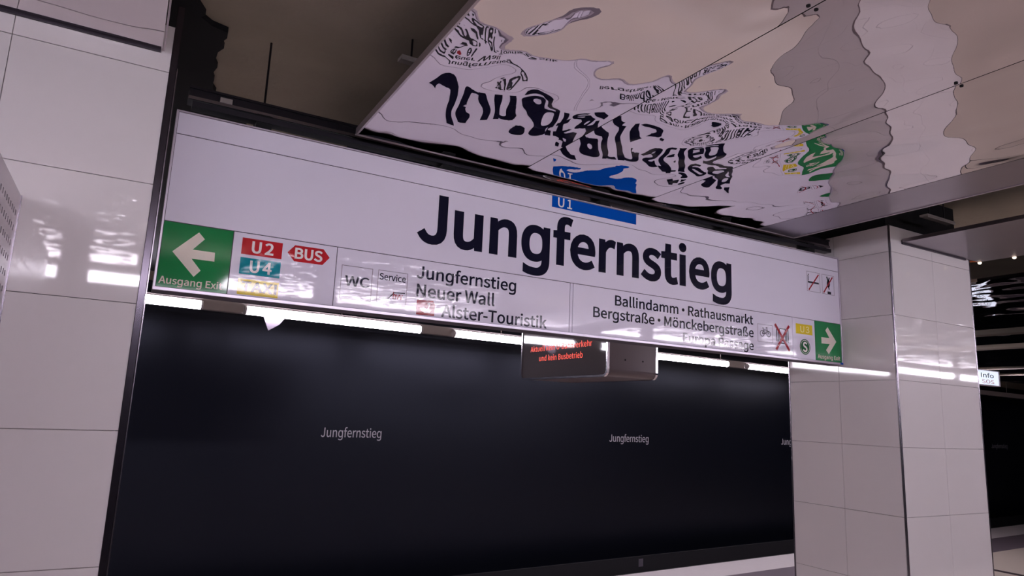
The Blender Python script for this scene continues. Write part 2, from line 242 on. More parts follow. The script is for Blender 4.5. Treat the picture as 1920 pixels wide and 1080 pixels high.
def text(name, s, x0, x1, zb, cap, y, m, parent, bold=0.0, track=0.0, axis='X', label=None, split=False):
    """lettering filling x0..x1 on a vertical plane; axis X: plane y; axis Y: plane x=y, running along -Y"""
    x = 0.0; runs = []
    for ch in s:
        adv = GLYPHS[ch][0]; dx = 0
        if ch == '·': dx = -120; adv = 110
        if GLYPHS[ch][1]:
            vs, fs = glyph(ch, bold)
            runs.append(([(v[0] + (x + dx) * U, v[1]) for v in vs], fs))
        x += adv + track
    xs = [v[0] for r in runs for v in r[0]]; lo, hi = min(xs), max(xs)
    kx = (x1 - x0) / (hi - lo); kz = cap / (CAP * U)
    if not split:
        V_, F_ = [], []
        for vs, fs in runs:
            n = len(V_); V_ += vs; F_ += [tuple(i + n for i in f) for f in fs]
        runs = [(V_, F_)]
    res = None
    for vs, fs in runs:
        co = [((x0 + (a - lo) * kx, y, zb + b * kz) if axis == 'X' else (y, x0 + (a - lo) * kx, zb + b * kz)) for a, b in vs]
        me = bpy.data.meshes.new('letter' if split else name)
        me.from_pydata(co, [], fs); me.materials.append(m)
        o = bpy.data.objects.new('letter' if split else name, me)
        if label: o['label'] = label
        link(o, parent); res = o
    return res

H = 1.65
FL = -1.55           # platform floor (the whole place is drawn about 1.7 times life size)
TB = -3.3
CEIL = 3.168
SOFFIT = 3.65
YP = 3.24            # front faces of the pillars
YPB = 4.26           # back faces
YS = 3.707           # face of the sign
TRK = 0.078          # the track runs slightly askew of the pillar line
ANG = math.atan(TRK)

# ================================================================ STRUCTURE
def strip_y(x, base): return base + 0.086 * x
XL, XR2 = -8.0, 44.0
def floor_poly(name, near, far, z0, z1, m, parent=None):
    bm = bmesh.new()
    pts = [(XL, near(XL)), (XR2, near(XR2)), (XR2, far(XR2)), (XL, far(XL))]
    prism_xy(bm, pts, z0, z1)
    return mesh_obj(name, bm, m, parent)
E0 = lambda x: 11.15 + 0.080 * x
E1 = lambda x: 10.26 + 0.0736 * x
E2 = lambda x: 9.25 + 0.0664 * x
floor = floor_poly('floor', lambda x: -3.1, E2, FL - 0.25, FL, M_floor); tag(floor, 'beige granite platform floor', kind='structure')
o = floor_poly('edge_stripe', E1, E0, FL - 0.25, FL, M_floor_white, floor); o['label'] = 'white stripe along the platform edge'
o = floor_poly('guidance_strip', E2, E1, FL - 0.25, FL - 0.001, M_floor_grey, floor); o['label'] = 'grey paving strip beside the white edge'
o = box('trim_1', 18.57, 18.78, -3.0, 10.3, FL + 0.0005, FL + 0.004, M_floor_dark); tag(o, 'dark strip across the platform floor', kind='structure')
bm = bmesh.new(); bx(bm, XL, XR2, -3.3, -3.1, TB, FL); o = mesh_obj('trim_2', bm, M_wallpale); tag(o, 'near platform edge face', kind='structure')
o = floor_poly('trim_3', lambda x: E0(x), lambda x: E0(x) + 0.12, TB, FL - 0.02, M_wall_low); tag(o, 'far platform edge face', kind='structure')
bm = bmesh.new(); bx(bm, XL, XR2, -7.0, 18, TB - 0.2, TB); o = mesh_obj('floor_track', bm, M_track); tag(o, 'dark track bed beside the platform', kind='structure')

WD0 = 13.20
def wall_y(x): return WD0 + TRK * x
far_wall = empty('wall_far', (0, WD0, 0), 'long dark enamelled wall across the track', kind='structure', rz=ANG)
L0, L1 = -8.0, 45.0
box('panel_field', L0, L1, 0.0, 0.2, TB, SOFFIT, M_wall, far_wall)
box('wall_ledge', L0, L1, -0.05, 0.0, TB, -1.726, M_wall_low, far_wall)
def wl(x): return x / math.cos(ANG)      # along the wall
for cx, w in ((4.06, 1.24), (11.44, 1.355), (18.43, 1.46), (32.7, 1.53)):
    text('lettering', 'Jungfernstieg', wl(cx) - w / 2, wl(cx) + w / 2, 1.059, 0.173, -0.004, M_wtext, far_wall, bold=2)
bm = bmesh.new(); bx(bm, wl(11.75), wl(11.9), -0.056, -0.05, -1.97, -1.785); o = mesh_obj('ledge_marker', bm, M_grey, far_wall); o['label'] = 'small grey marker plate on the ledge'
o = box('wall_near', XL, XR2, -7.1, -7.0, TB - 0.2, SOFFIT, M_wall); tag(o, 'dark wall behind the near track', kind='structure')
o = box('wall_left', XL - 0.1, XL, -7.1, 18, TB - 0.2, SOFFIT, M_wall); tag(o, 'dark end wall on the left', kind='structure')
o = box('wall_right', XR2, XR2 + 0.1, -7.1, 18, TB - 0.2, SOFFIT, M_wall); tag(o, 'dark end wall on the right', kind='structure')

ceiling = box('ceiling', XL - 0.1, XR2 + 0.1, -7.1, 18, SOFFIT, SOFFIT + 0.2, M_concrete)
tag(ceiling, 'bare dark concrete soffit above the mirror panels', kind='structure')

def h_noise(x, y, sd, fine=1.0):
    a = noise.noise(Vector((x * 2.1 + sd, y * 1.7 - sd, 0.3)))
    b = noise.noise(Vector((x * 4.6 - sd * 2, y * 3.6 + sd, 4.3)))
    c = noise.noise(Vector((x * 9.5 + sd * 3, y * 7.5, 9.1)))
    if fine > 1: c += 0.35 * noise.noise(Vector((x * 19 + sd, y * 15, 2.1)))
    return a * 0.0100 + b * 0.0085 + c * 0.0016 * fine
def mirror_panel(x0, x1, y0, y1, sd, amp=1.0, flat=0.10, step=0.035, m=None, fine=1.0):
    """thin polished sheet, its underside buckled like the real one, edges pinned flat"""
    nx = max(2, int((x1 - x0) / step)); ny = max(2, int((y1 - y0) / step))
    bm = bmesh.new(); g = []
    for j in range(ny + 1):
        y = y0 + (y1 - y0) * j / ny; row = []
        for i in range(nx + 1):
            x = x0 + (x1 - x0) * i / nx
            e = min(x - x0, x1 - x, (y - y0), (y1 - y))
            k = min(1.0, e / flat); k = k * k * (3 - 2 * k)
            dz = h_noise(x, y, sd, fine) * amp * (0.12 + 0.88 * k) * (1 if e > 1e-6 else 0)
            row.append(bm.verts.new((x, y, CEIL + dz)))
        g.append(row)
    for j in range(ny):
        for i in range(nx):
            f = bm.faces.new((g[j][i], g[j + 1][i], g[j + 1][i + 1], g[j][i + 1])); f.smooth = True
    # flange upwards
    t = 0.03
    for a, b in (((x0, y0), (x1, y0)), ((x1, y0), (x1, y1)), ((x1, y1), (x0, y1)), ((x0, y1), (x0, y0))):
        q = [bm.verts.new((a[0], a[1], CEIL)), bm.verts.new((b[0], b[1], CEIL)), bm.verts.new((b[0], b[1], CEIL + t)), bm.verts.new((a[0], a[1], CEIL + t))]
        bm.faces.new(q)
    q = [bm.verts.new((x, y, CEIL + t)) for x, y in ((x0, y0), (x1, y0), (x1, y1), (x0, y1))]
    bm.faces.new(q)
    return mesh_obj('mirror_panel', bm, m or M_mirror, ceiling)
G = 0.006
def strip(xs, y0, y1, sd, amp=1.0, step=0.035, m=None):
    if y0 == NE:
        strip(xs, NE + 0.0005, NM - G / 2, sd + 11.7, 1.0, 0.03, m)
        y0 = NM + G / 2
    for i in range(len(xs) - 1):
        mirror_panel(xs[i] + G / 2, xs[i + 1] - G / 2, y0, y1, sd + i * 7.3, amp, step=step, m=m, fine=6.0 if y1 < NM else 1.0)
BIG = [0.99, 2.045, 3.07, 4.22]
YF = 3.655
NE = -2.7            # the mirror ceiling reaches out over both tracks
FE = 10.6
NM = 0.5             # cross joint of the near panels
def rim(x0, x1, y0, y1, z0=None, z1=None, label=None):
    o = box('panel_rim', x0, x1, y0, y1, CEIL - 0.006 if z0 is None else z0, CEIL + 0.035 if z1 is None else z1, M_rim, ceiling)
    if label: o['label'] = label
# big field in front of the sign
strip(BIG, NE, YF, 3.1, 1.0, 0.022)
o = box('flat_margin', 4.225, 4.66, NE, YF, CEIL, CEIL + 0.03, M_brushed, ceiling)
rim(0.978, 0.989, NE, YF, label='pale rim along the left edge of the mirror field')
rim(4.661, 4.672, NE, YF)
rim(0.978, 4.672, YF + 0.002, YF + 0.010, CEIL - 0.004, CEIL + 0.004)
# bolts either side of the joints
for bxx, byy in ((2.045, 1.49), (3.07, 1.52), (2.045, 0.3), (3.07, 0.3), (2.045, 2.9), (3.07, 2.9)):
    for s_ in (-1, 1):
        if byy > 2: continue
        bm = bmesh.new(); tube_between(bm, (bxx + s_ * 0.022, byy, CEIL - 0.004), (bxx + s_ * 0.022, byy, CEIL + 0.01), 0.008, 10)
        mesh_obj('bolt', bm, M_black, ceiling)
# big field behind the sign
strip(BIG + [4.66], 3.80, FE, 23.1, 0.9, 0.05)
# small strips on the pillar line, front and back
strip([-1.20, -0.022], NE, YP - 0.015, 41.0, 0.75, 0.03)
rim(-0.0215, -0.014, NE, YP - 0.015, label='bright edge of the narrow ceiling strip')
strip([5.45, 6.61], NE, YP - 0.015, 51.0, 0.12, 0.04, M_brushed)
strip([-1.20, -0.022], YPB + 0.02, FE, 44.0, 0.5, 0.06)
strip([5.45, 6.61], YPB + 0.02, FE, 54.0, 0.8, 0.04)
# next bays to the right
strip([7.46, 8.63, 9.80, 11.10], NE, FE, 61.0, 1.0, 0.05)
strip([11.90, 13.05], NE, FE, 71.0, 1.0, 0.07)
strip([18.34, 19.50], NE, FE, 75.0, 1.0, 0.09)
strip([20.35, 22.2, 24.0], NE, FE, 77.0, 1.0, 0.10)
strip([13.90, 15.1, 16.3, 17.5], NE, FE, 81.0, 1.0, 0.08)
# bay to the left
strip([-5.45, -4.2, -3.0, -1.95], NE, FE, 91.0, 1.0, 0.08)
# joint strip where the narrow ceiling strips meet the pillar fronts
box('shadow_joint', -1.19, -0.03, YP - 0.014, YP - 0.002, CEIL - 0.012, CEIL + 0.02, M_trimdark, ceiling)
box('shadow_joint', 5.46, 6.40, YP - 0.014, YP - 0.002, CEIL - 0.012, CEIL + 0.02, M_trimdark, ceiling)

# ================================================================ PILLARS
ZJ = [FL + 0.005, -1.085, -0.565, -0.045, 0.475, 0.995, 1.515, 2.035, 2.555, 3.075, 3.295]
def pillar(name, x0, x1, label, mats=True):
    p = empty(name, ((x0 + x1) / 2, (YP + YPB) / 2, FL), label, 'pillar', 'enamel-clad platform pillars')
    loc = Vector(p.location)
    xm = (x0 + x1) / 2; ym = (YP + YPB) / 2; g = 0.0024; th = 0.03
    def place(nm, bm, m):
        bmesh.ops.translate(bm, vec=-loc, verts=bm.verts[:])
        return mesh_obj(nm, bm, m, p)
    bm = bmesh.new(); bx(bm, x0 + 0.07, x1 - 0.07, YP + 0.07, YPB - 0.07, FL, SOFFIT - 0.001)
    o = place('core', bm, M_core); o['label'] = 'black unclad core above the enamel tiles'
    bm = bmesh.new(); bx(bm, x0 + 0.034, x1 - 0.034, YP + 0.034, YPB - 0.034, FL, 3.27)
    place('backing', bm, M_enamel_edge)
    c = 0.014
    for k in range(len(ZJ) - 1):
        z0, z1 = ZJ[k] + g / 2, ZJ[k + 1] - g / 2
        for a, b in ((x0 + c, xm), (xm, x1 - c)):
            bm = bmesh.new(); bx(bm, a + g / 2, b - g / 2, YP, YP + th, z0, z1, 0.0015); place('tile', bm, M_enamel)
            bm = bmesh.new(); bx(bm, a + g / 2, b - g / 2, YPB - th, YPB, z0, z1, 0.0015); place('tile', bm, M_enamel)
        for a, b in ((YP + c, ym), (ym, YPB - c)):
            bm = bmesh.new(); bx(bm, x0, x0 + th, a + g / 2, b - g / 2, z0, z1, 0.0015); place('tile', bm, M_enamel)
            bm = bmesh.new(); bx(bm, x1 - th, x1, a + g / 2, b - g / 2, z0, z1, 0.0015); place('tile', bm, M_enamel)
    for cx, sx in ((x0, 1), (x1, -1)):
        for cy, sy in ((YP, 1), (YPB, -1)):
            bm = bmesh.new()
            xa, xb = sorted((cx - sx * 0.001, cx + sx * (c - 0.002))); ya, yb = sorted((cy - sy * 0.001, cy + sy * (c - 0.002)))
            bx(bm, xa, xb, ya, yb, FL, 3.30, 0.002)
            place('corner_trim', bm, M_steel)
    return p
lp = pillar('pillar', -1.150, 0.032, 'white enamel-tiled pillar at the left end of the station sign')
rp = pillar('pillar', 5.300, 6.480, 'white enamel-tiled pillar at the right end of the station sign')
# wider dark steel angle on the sign-side corner of the left pillar
bm = bmesh.new(); bx(bm, 0.013 - 0.0, 0.042, YP - 0.004, YP + 0.02, FL, 3.40, 0.002)
bmesh.ops.translate(bm, vec=-Vector(lp.location), verts=bm.verts[:])
o = mesh_obj('corner_angle', bm, mat('angle_steel', (84, 78, 88), 0.18, metal=0.9), lp); o['label'] = 'dark steel angle on the sign-side corner'

bm = bmesh.new(); bx(bm, 0.0425, 0.0465, YP - 0.006, YP + 0.03, FL, 3.10)
bmesh.ops.translate(bm, vec=-Vector(lp.location), verts=bm.verts[:])
mesh_obj('edge_strip', bm, M_steel, lp)
# ragged black insulation around the pillar tops, hung under the soffit
def ragged(pts, seed):
    random.seed(seed); out = []
    for i in range(len(pts)):
        a, b = Vector(pts[i]), Vector(pts[(i + 1) % len(pts)])
        n = max(1, int((b - a).length / 0.06)); d = (b - a).normalized(); nn = Vector((-d.y, d.x))
        for k in range(n):
            q = a + (b - a) * k / n + nn * random.uniform(-0.016, 0.016)
            out.append((q.x, q.y))
    return out
def insulation(pts, seed, label):
    bm = bmesh.new(); prism_xy(bm, ragged(pts, seed), SOFFIT - 0.035, SOFFIT - 0.001)
    tag(mesh_obj('insulation_mat', bm, M_mat), label, 'insulation', 'black insulation mats')
insulation([(0.035, 3.30), (0.10, 3.55), (0.13, 3.65), (0.12, 3.70), (0.26, 3.77), (0.27, 3.96), (0.245, 4.1), (0.27, 4.42), (0.29, 4.66), (0.55, 4.70), (0.62, 12.0), (-0.035, 12.0), (-0.035, 3.3)], 3, 'ragged black insulation mat on the ceiling beside the left pillar, far run added to darken the gap by the sign')  # wide run past the pillar is added to darken the gap beside the sign
insulation([(6.43, 3.60), (6.62, 3.62), (6.80, 3.75), (6.86, 4.5), (6.43, 4.5)], 5, 'black insulation mat on the ceiling, far side of the right pillar')
insulation([(5.02, 3.5), (5.35, 3.52), (5.35, 4.5), (5.0, 4.5)], 6, 'black insulation mat on the ceiling above the right end of the sign')

# ================================================================ SIGN
sign = empty('station_sign', (0, 0, 0), 'long white station name sign hanging between the two pillars', 'sign')
SX0, SX1, SZ0, SZ1 = 0.074, 5.296, 2.168, 3.096
o = box('housing', SX0, SX1, YS + 0.006, YS + 0.14, SZ0, SZ1, M_back, sign)
for n_, a in (('x', (SX0, SX1, SZ0, SZ0 + 0.016)), ('x', (SX0, SX1, SZ1 - 0.008, SZ1)), ('z', (SX0, SX0 + 0.010, SZ0 + 0.016, SZ1 - 0.008)), ('z', (SX1 - 0.008, SX1, SZ0 + 0.016, SZ1 - 0.008))):
    box('frame', a[0], a[1], YS - 0.006, YS + 0.14 if n_ == 'x' else YS + 0.02, a[2], a[3], M_alu, sign, 0.001)
F0, F1, g = SX0 + 0.010, SX1 - 0.008, 0.0022
ZT, ZA, ZB, ZC = SZ1 - 0.008, 2.972, 2.515, SZ0 + 0.016
def facep(name, x0, x1, z0, z1, m=M_face, label=None):
    o = box(name, x0 + g, x1 - g, YS, YS + 0.006, z0 + g, z1 - g, m, sign)
    if label: o['label'] = label
    return o
facep('header_panel', F0, F1, ZA, ZT)
facep('name_panel', F0, F1, ZB, ZA)
facep('exit_panel', F0, 0.409, ZC, ZB, M_green, 'green exit panel with arrow pointing left')
facep('line_panel', 0.409, 0.948, ZC, ZB)
facep('destination_panel', 0.948, 2.500, ZC, ZB)
facep('divider', 2.500, 2.524, ZC, ZB)
facep('destination_panel', 2.524, 4.674, ZC, ZB)
facep('line_panel', 4.674, 4.951, ZC, ZB)
facep('exit_panel', 4.951, F1, ZC, ZB, M_green, 'green exit panel with arrow pointing right')
Y1, Y2, Y3, Y4 = YS - 0.0010, YS - 0.0018, YS - 0.0026, YS - 0.0034
def flat(name, pts, m, y=Y1, label=None, parent=None):
    bm = bmesh.new(); prism_xz(bm, pts, y, y + 0.0007)
    o = mesh_obj(name, bm, m, parent or sign)
    if label: o['label'] = label
    return o
def rect(name, x0, x1, z0, z1, m, y=Y1, label=None): return flat(name, [(x0, z0), (x1, z0), (x1, z1), (x0, z1)], m, y, label)
def outline(name, x0, x1, z0, z1, w=0.0028, m=None, y=Y1):
    bm = bmesh.new()
    for a in ((x0, x1, z0, z0 + w), (x0, x1, z1 - w, z1), (x0, x0 + w, z0 + w, z1 - w), (x1 - w, x1, z0 + w, z1 - w)):
        bx(bm, a[0], a[1], y, y + 0.0007, a[2], a[3])
    return mesh_obj(name, bm, m or M_grey, sign)
def bar(bm, a, b, w, y=Y2):
    a, b = Vector(a), Vector(b); d = (b - a).normalized(); n = Vector((-d.y, d.x)) * w / 2
    pts = [a + n, b + n, b - n, a - n]
    v = [bm.verts.new((p.x, y, p.y)) for p in pts]; bm.faces.new(v)
def disc(bm, c, r0, r1, y, n=28, rz=None):
    o_, i_ = [], []
    for k in range(n):
        t = 2 * math.pi * k / n
        o_.append(bm.verts.new((c[0] + r1 * math.cos(t), y, c[1] + (rz or r1) * math.sin(t))))
        if r0 > 0: i_.append(bm.verts.new((c[0] + r0 * math.cos(t), y, c[1] + r0 * math.sin(t))))
    if r0 > 0:
        for k in range(n): bm.faces.new((o_[k], o_[(k + 1) % n], i_[(k + 1) % n], i_[k]))
    else: bm.faces.new(o_)
# station name and line stripe
text('lettering', 'Jungfernstieg', 1.404, 3.992, 2.633, 0.284, Y1, M_ink, sign, bold=11, label='large black letter of the station name', split=True)
rect('line_bar', 2.337, 3.050, 3.008, ZT - 0.003, M_blue, Y1, 'blue bar with white line number')
text('lettering', 'U1', 2.384, 2.497, 3.019, 0.062, Y2, M_white, sign, bold=6, track=40, split=True)
# left exit arrow
arr = [(0.138, 2.366), (0.247, 2.480), (0.277, 2.449), (0.227, 2.388), (0.331, 2.388), (0.333, 2.342), (0.227, 2.342), (0.275, 2.287), (0.247, 2.252)]
flat('arrow', arr, M_cream, Y1, 'cream arrow pointing left')
text('lettering', 'Ausgang Exit', 0.095, 0.385, 2.204, 0.034, Y1, M_cream, sign, bold=7)
# connection symbols
rect('line_bar', 0.454, 0.656, 2.402, 2.489, M_red, Y1, 'red bar with white line number')
text('lettering', 'U2', 0.503, 0.613, 2.416, 0.058, Y2, M_white, sign, bold=11, track=50, split=True)
rect('line_bar', 0.454, 0.656, 2.298, 2.385, M_teal, Y1, 'teal bar with white line number')
text('lettering', 'U4', 0.503, 0.613, 2.313, 0.058, Y2, M_white, sign, bold=11, track=50, split=True)
rect('taxi_bar', 0.455, 0.657, 2.192, 2.274, M_yellow, Y1, 'yellow taxi bar')
text('lettering', 'TAXI', 0.472, 0.648, 2.212, 0.048, Y2, M_ink, sign, bold=11, track=20, split=True)
flat('bus_badge', [(0.684, 2.445), (0.720, 2.489), (0.872, 2.490), (0.909, 2.447), (0.873, 2.402), (0.722, 2.401)], M_red, Y1, 'red six-sided bus badge')
text('lettering', 'BUS', 0.722, 0.870, 2.419, 0.055, Y2, M_white, sign, bold=12, split=True)
# WC and service boxes
outline('symbol_frame', 0.980, 1.158, 2.232, 2.420)
text('lettering', 'WC', 1.003, 1.144, 2.308, 0.054, Y1, M_ink, sign, bold=7, split=True)
outline('symbol_frame', 1.190, 1.368, 2.236, 2.421)
text('lettering', 'Service', 1.198, 1.357, 2.367, 0.036, Y1, M_ink, sign, bold=7)
bm = bmesh.new(); bar(bm, (1.203, 2.262), (1.262, 2.264), 0.006, Y1); bar(bm, (1.258, 2.262), (1.292, 2.300), 0.006, Y1); bar(bm, (1.290, 2.300), (1.357, 2.303), 0.005, Y1)
mesh_obj('emblem_line', bm, M_ink, sign)
text('lettering', 'hvv', 1.285, 1.345, 2.264, 0.036, Y1, M_darkred, sign, bold=9, split=True)
# destinations on the left
text('lettering', 'Jungfernstieg', 1.420, 2.090, 2.406, 0.070, Y1, M_ink, sign, bold=7)
text('lettering', 'Neuer Wall', 1.427, 1.942, 2.297, 0.072, Y1, M_ink, sign, bold=7)
text('lettering', 'Alster-Touristik', 1.590, 2.327, 2.195, 0.070, Y1, M_ink, sign, bold=7)
# red flag with a white swan
flat('swan_flag', [(1.433, 2.190), (1.546, 2.192), (1.546, 2.262), (1.535, 2.280), (1.433, 2.277)], M_darkred, Y1, 'dark red badge with a white swan')
bm = bmesh.new()
sw = [(1.452, 2.232), (1.462, 2.213), (1.485, 2.205), (1.515, 2.207), (1.530, 2.224), (1.512, 2.226), (1.512, 2.240), (1.520, 2.256), (1.512, 2.266), (1.500, 2.262), (1.497, 2.255), (1.508, 2.254), (1.504, 2.238), (1.498, 2.228), (1.478, 2.238)]
prism_xz(bm, sw, Y2, Y2 + 0.0006); mesh_obj('swan', bm, M_white, sign)
# destinations on the right
text('lettering', 'Ballindamm · Rathausmarkt', 2.872, 4.221, 2.408, 0.067, Y1, M_ink, sign, bold=7)
text('lettering', 'Bergstraße · Mönckebergstraße', 2.690, 4.223, 2.309, 0.067, Y1, M_ink, sign, bold=7)
text('lettering', 'Europa Passage', 3.494, 4.221, 2.209, 0.064, Y1, M_ink, sign, bold=7)
# bicycle symbol
outline('symbol_frame', 4.268, 4.440, 2.282, 2.421)
bm = bmesh.new()
for cx in (4.319, 4.392): disc(bm, (cx, 2.348), 0.0195, 0.0245, Y1, 24)
for a, b in (((4.319, 2.348), (4.338, 2.378)), ((4.338, 2.378), (4.375, 2.378)), ((4.338, 2.374), (4.355, 2.348)), ((4.355, 2.348), (4.375, 2.378)), ((4.392, 2.348), (4.372, 2.395)), ((4.362, 2.397), (4.380, 2.396)), ((4.334, 2.378), (4.330, 2.392)), ((4.322, 2.392), (4.340, 2.392)), ((4.319, 2.348), (4.355, 2.348))):
    bar(bm, a, b, 0.0048, Y1)
mesh_obj('bicycle_symbol', bm, M_ink, sign)
# crossed-out train symbol
bm = bmesh.new()
for a, b in (((4.486, 2.41), (4.486, 2.30)), ((4.505, 2.41), (4.505, 2.30)), ((4.602, 2.41), (4.602, 2.30)), ((4.621, 2.41), (4.621, 2.30)), ((4.52, 2.405), (4.588, 2.405)), ((4.52, 2.405), (4.52, 2.31)), ((4.588, 2.405), (4.588, 2.31)), ((4.52, 2.31), (4.588, 2.31)), ((4.525, 2.29), (4.583, 2.29))):
    bar(bm, a, b, 0.008, Y1)
mesh_obj('train_symbol', bm, M_ink, sign)
bm = bmesh.new(); bar(bm, (4.468, 2.437), (4.632, 2.233), 0.022, Y2); bar(bm, (4.632, 2.437), (4.474, 2.233), 0.022, Y3)
o = mesh_obj('red_cross', bm, M_darkred, sign); o['label'] = 'red cross over the train symbol'
# right line symbols
rect('line_bar', 4.716, 4.918, 2.386, 2.468, M_yellow, Y1, 'yellow bar with faded line number')
text('lettering', 'U3', 4.768, 4.880, 2.401, 0.050, Y2, mat('faded_print', (236, 226, 150), 0.3), sign, bold=5, track=40, split=True)
bm = bmesh.new(); disc(bm, (4.820, 2.283), 0, 0.064, Y1, 36)
mesh_obj('s_badge', bm, M_sgreen, sign)
bm = bmesh.new(); disc(bm, (4.820, 2.283), 0.052, 0.0555, Y2, 36); mesh_obj('badge_ring', bm, M_white, sign)
text('lettering', 'S', 4.792, 4.848, 2.245, 0.075, Y2, M_white, sign, bold=11)
arrR = [(5.222, 2.359), (5.115, 2.474), (5.085, 2.444), (5.135, 2.383), (5.030, 2.383), (5.030, 2.330), (5.135, 2.332), (5.085, 2.278), (5.118, 2.247)]
flat('arrow', arrR[::-1], M_cream, Y1, 'cream arrow pointing right')
text('lettering', 'Ausgang Exit', 4.975, 5.265, 2.204, 0.032, Y1, M_cream, sign, bold=7)
o = rect('sticker', 5.255, 5.292, 2.170, 2.186, M_blue, YS - 0.0085, 'small blue sticker on the lower frame')
# prohibition symbols
outline('symbol_frame', 4.874, 5.042, 2.756, 2.926)
bm = bmesh.new(); bar(bm, (4.885, 2.835), (5.025, 2.835), 0.014, Y1); bar(bm, (4.890, 2.845), (4.890, 2.885), 0.008, Y1); bar(bm, (4.886, 2.885), (4.900, 2.905), 0.006, Y1)
mesh_obj('cigarette_symbol', bm, M_ink, sign)
bm = bmesh.new(); bar(bm, (4.892, 2.766), (5.024, 2.912), 0.013, Y2); mesh_obj('red_slash', bm, M_darkred, sign)
outline('symbol_frame', 5.067, 5.225, 2.756, 2.926)
bm = bmesh.new(); disc(bm, (5.150, 2.850), 0, 0.020, Y1, 16, 0.034); bar(bm, (5.150, 2.87), (5.130, 2.91), 0.014, Y1); bar(bm, (5.150, 2.87), (5.165, 2.905), 0.012, Y1); bar(bm, (5.135, 2.772), (5.180, 2.772), 0.022, Y1); bar(bm, (5.150, 2.83), (5.158, 2.80), 0.012, Y1)
mesh_obj('bottle_symbol', bm, M_ink, sign)
bm = bmesh.new(); bar(bm, (5.082, 2.766), (5.206, 2.914), 0.013, Y2); mesh_obj('red_slash', bm, M_darkred, sign)

# steel channel above the sign
ch = empty('mounting_channel', (0, 0, 0), 'dark steel channel running above the station sign', 'channel')
box('web', 0.12, 5.25, YS + 0.05, YS + 0.16, 3.195, 3.255, M_channel, ch)
box('lip', 0.12, 5.25, YS + 0.040, YS + 0.052, 3.188, 3.205, M_steel, ch)
box('lip', 0.12, 5.25, YS + 0.040, YS + 0.052, 3.248, 3.260, M_channel, ch)
box('lower_rail', 0.14, 5.25, YS + 0.03, YS + 0.10, 3.145, 3.175, M_channel, ch)
for x in (0.5, 1.6, 2.8, 4.0, 5.0):
    bm = bmesh.new(); tube_between(bm, (x, YS + 0.105, 3.25), (x, YS + 0.105, SOFFIT - 0.0005), 0.006, 8); mesh_obj('rod', bm, M_channel, ch)
    box('clamp', x - 0.04, x + 0.04, YS + 0.038, YS + 0.16, 3.0975, 3.19, M_black, ch)
box('bracket', 0.27, 0.33, YS + 0.035, YS + 0.05, 3.205, 3.232, M_galv, ch)

# hangers on the soffit
def hanger(label, x, y, ztop, z, w, d, rods):
    h = empty('ceiling_hanger', (x, y, z), label, 'hanger', 'small galvanised ceiling hangers')
    bm = bmesh.new(); bx(bm, -w / 2, w / 2, -d / 2, d / 2, 0, 0.018, 0.002)
    bx(bm, -w / 2, w / 2, -d / 2, -d / 2 + 0.004, -0.012, 0.0)
    mesh_obj('plate', bm, M_galv, h)
    for r in rods:
        bm = bmesh.new(); tube_between(bm, (r, 0, 0.018), (r, 0, ztop - z), 0.006, 8); mesh_obj('rod', bm, M_channel, h)
hanger('galvanised hanger plate on one rod, left of the mirror ceiling', 1.16, 3.33, SOFFIT - 0.0005, 3.512, 0.13, 0.07, (0.0,))
hanger('galvanised hanger plate on two rods, above the right pillar', 5.76, 3.10, SOFFIT - 0.0005, 3.38, 0.40, 0.07, (-0.12, 0.10))

# ================================================================ LAMPS
def tube_light(x0, x1, base, slope, label, group, zc=3.04, dirn=1):
    ang = math.atan(slope); cx = (x0 + x1) / 2
    t = empty('tube_light', (cx, base + slope * cx, zc), label, 'lamp', group, ang)
    L = (x1 - x0) / math.cos(ang)
    bm = bmesh.new(); tube_between(bm, (-L / 2 + 0.03, 0, 0), (L / 2 - 0.03, 0, 0), 0.065, 20)
    mesh_obj('diffuser', bm, M_tube, t, True)
    for s_ in (-1, 1):
        a = s_ * L / 2; b = s_ * (L / 2 - 0.03)
        bm = bmesh.new(); tube_between(bm, (a, 0, 0), (b, 0, 0), 0.067, 20); mesh_obj('end_cap', bm, M_cap, t)
    box('spine', -L / 2 + 0.02, L / 2 - 0.02, min(0.028 * dirn, 0.070 * dirn), max(0.028 * dirn, 0.070 * dirn), 0.03, 0.075, M_rail, t)
    return t
FAR = [(-6.2, -2.85), (-2.25, 0.91), (1.50, 4.51), (5.15, 8.6), (9.2, 12.75), (13.46, 16.9), (17.5, 21.0)]
FLAB = ['far tube light hidden left of the left pillar', 'far tube light ending just right of the left pillar, under the left exit arrow',
      'long far tube light under the taxi bar and toilet symbol', 'far tube light running behind the departure display',
      'far tube light right of the departure display', 'far tube light ending at the right pillar', 'far tube light hidden behind the right pillar',
      'far tube light behind the right half of the right pillar']
rail = empty('light_rail', (0, 11.0, 3.04), 'grey rail carrying the tube lights in front of the dark wall', 'rail', rz=ANG)
box('rail_body', -6.9, 40.0, 0.0705, 0.22, -0.045, 0.11, M_rail, rail)
for k in range(15):
    bm = bmesh.new(); tube_between(bm, (-6.5 + k * 3.2, 0.145, 0.109), (-6.5 + k * 3.2, 0.145, SOFFIT - 3.0405), 0.010, 8); mesh_obj('rod', bm, M_rail, rail)
for (a, b), l in zip(FAR, FLAB): tube_light(a, b, 11.0, TRK, l, 'tube lights over the far platform edge')
NEAR = [(-6.9, -4.05), (-3.65, -0.78)] + [(-0.52 + 3.19 * k, 2.35 + 3.19 * k) for k in range(8)]
NYL = -2.90
nr = empty('light_rail', (0, NYL, 3.04), 'grey rail carrying the tube lights over the near platform edge', 'rail', rz=math.atan(-0.022))
box('rail_body', -6.8, 26.0, -0.14, -0.0705, 0.03, 0.12, M_rail, nr)
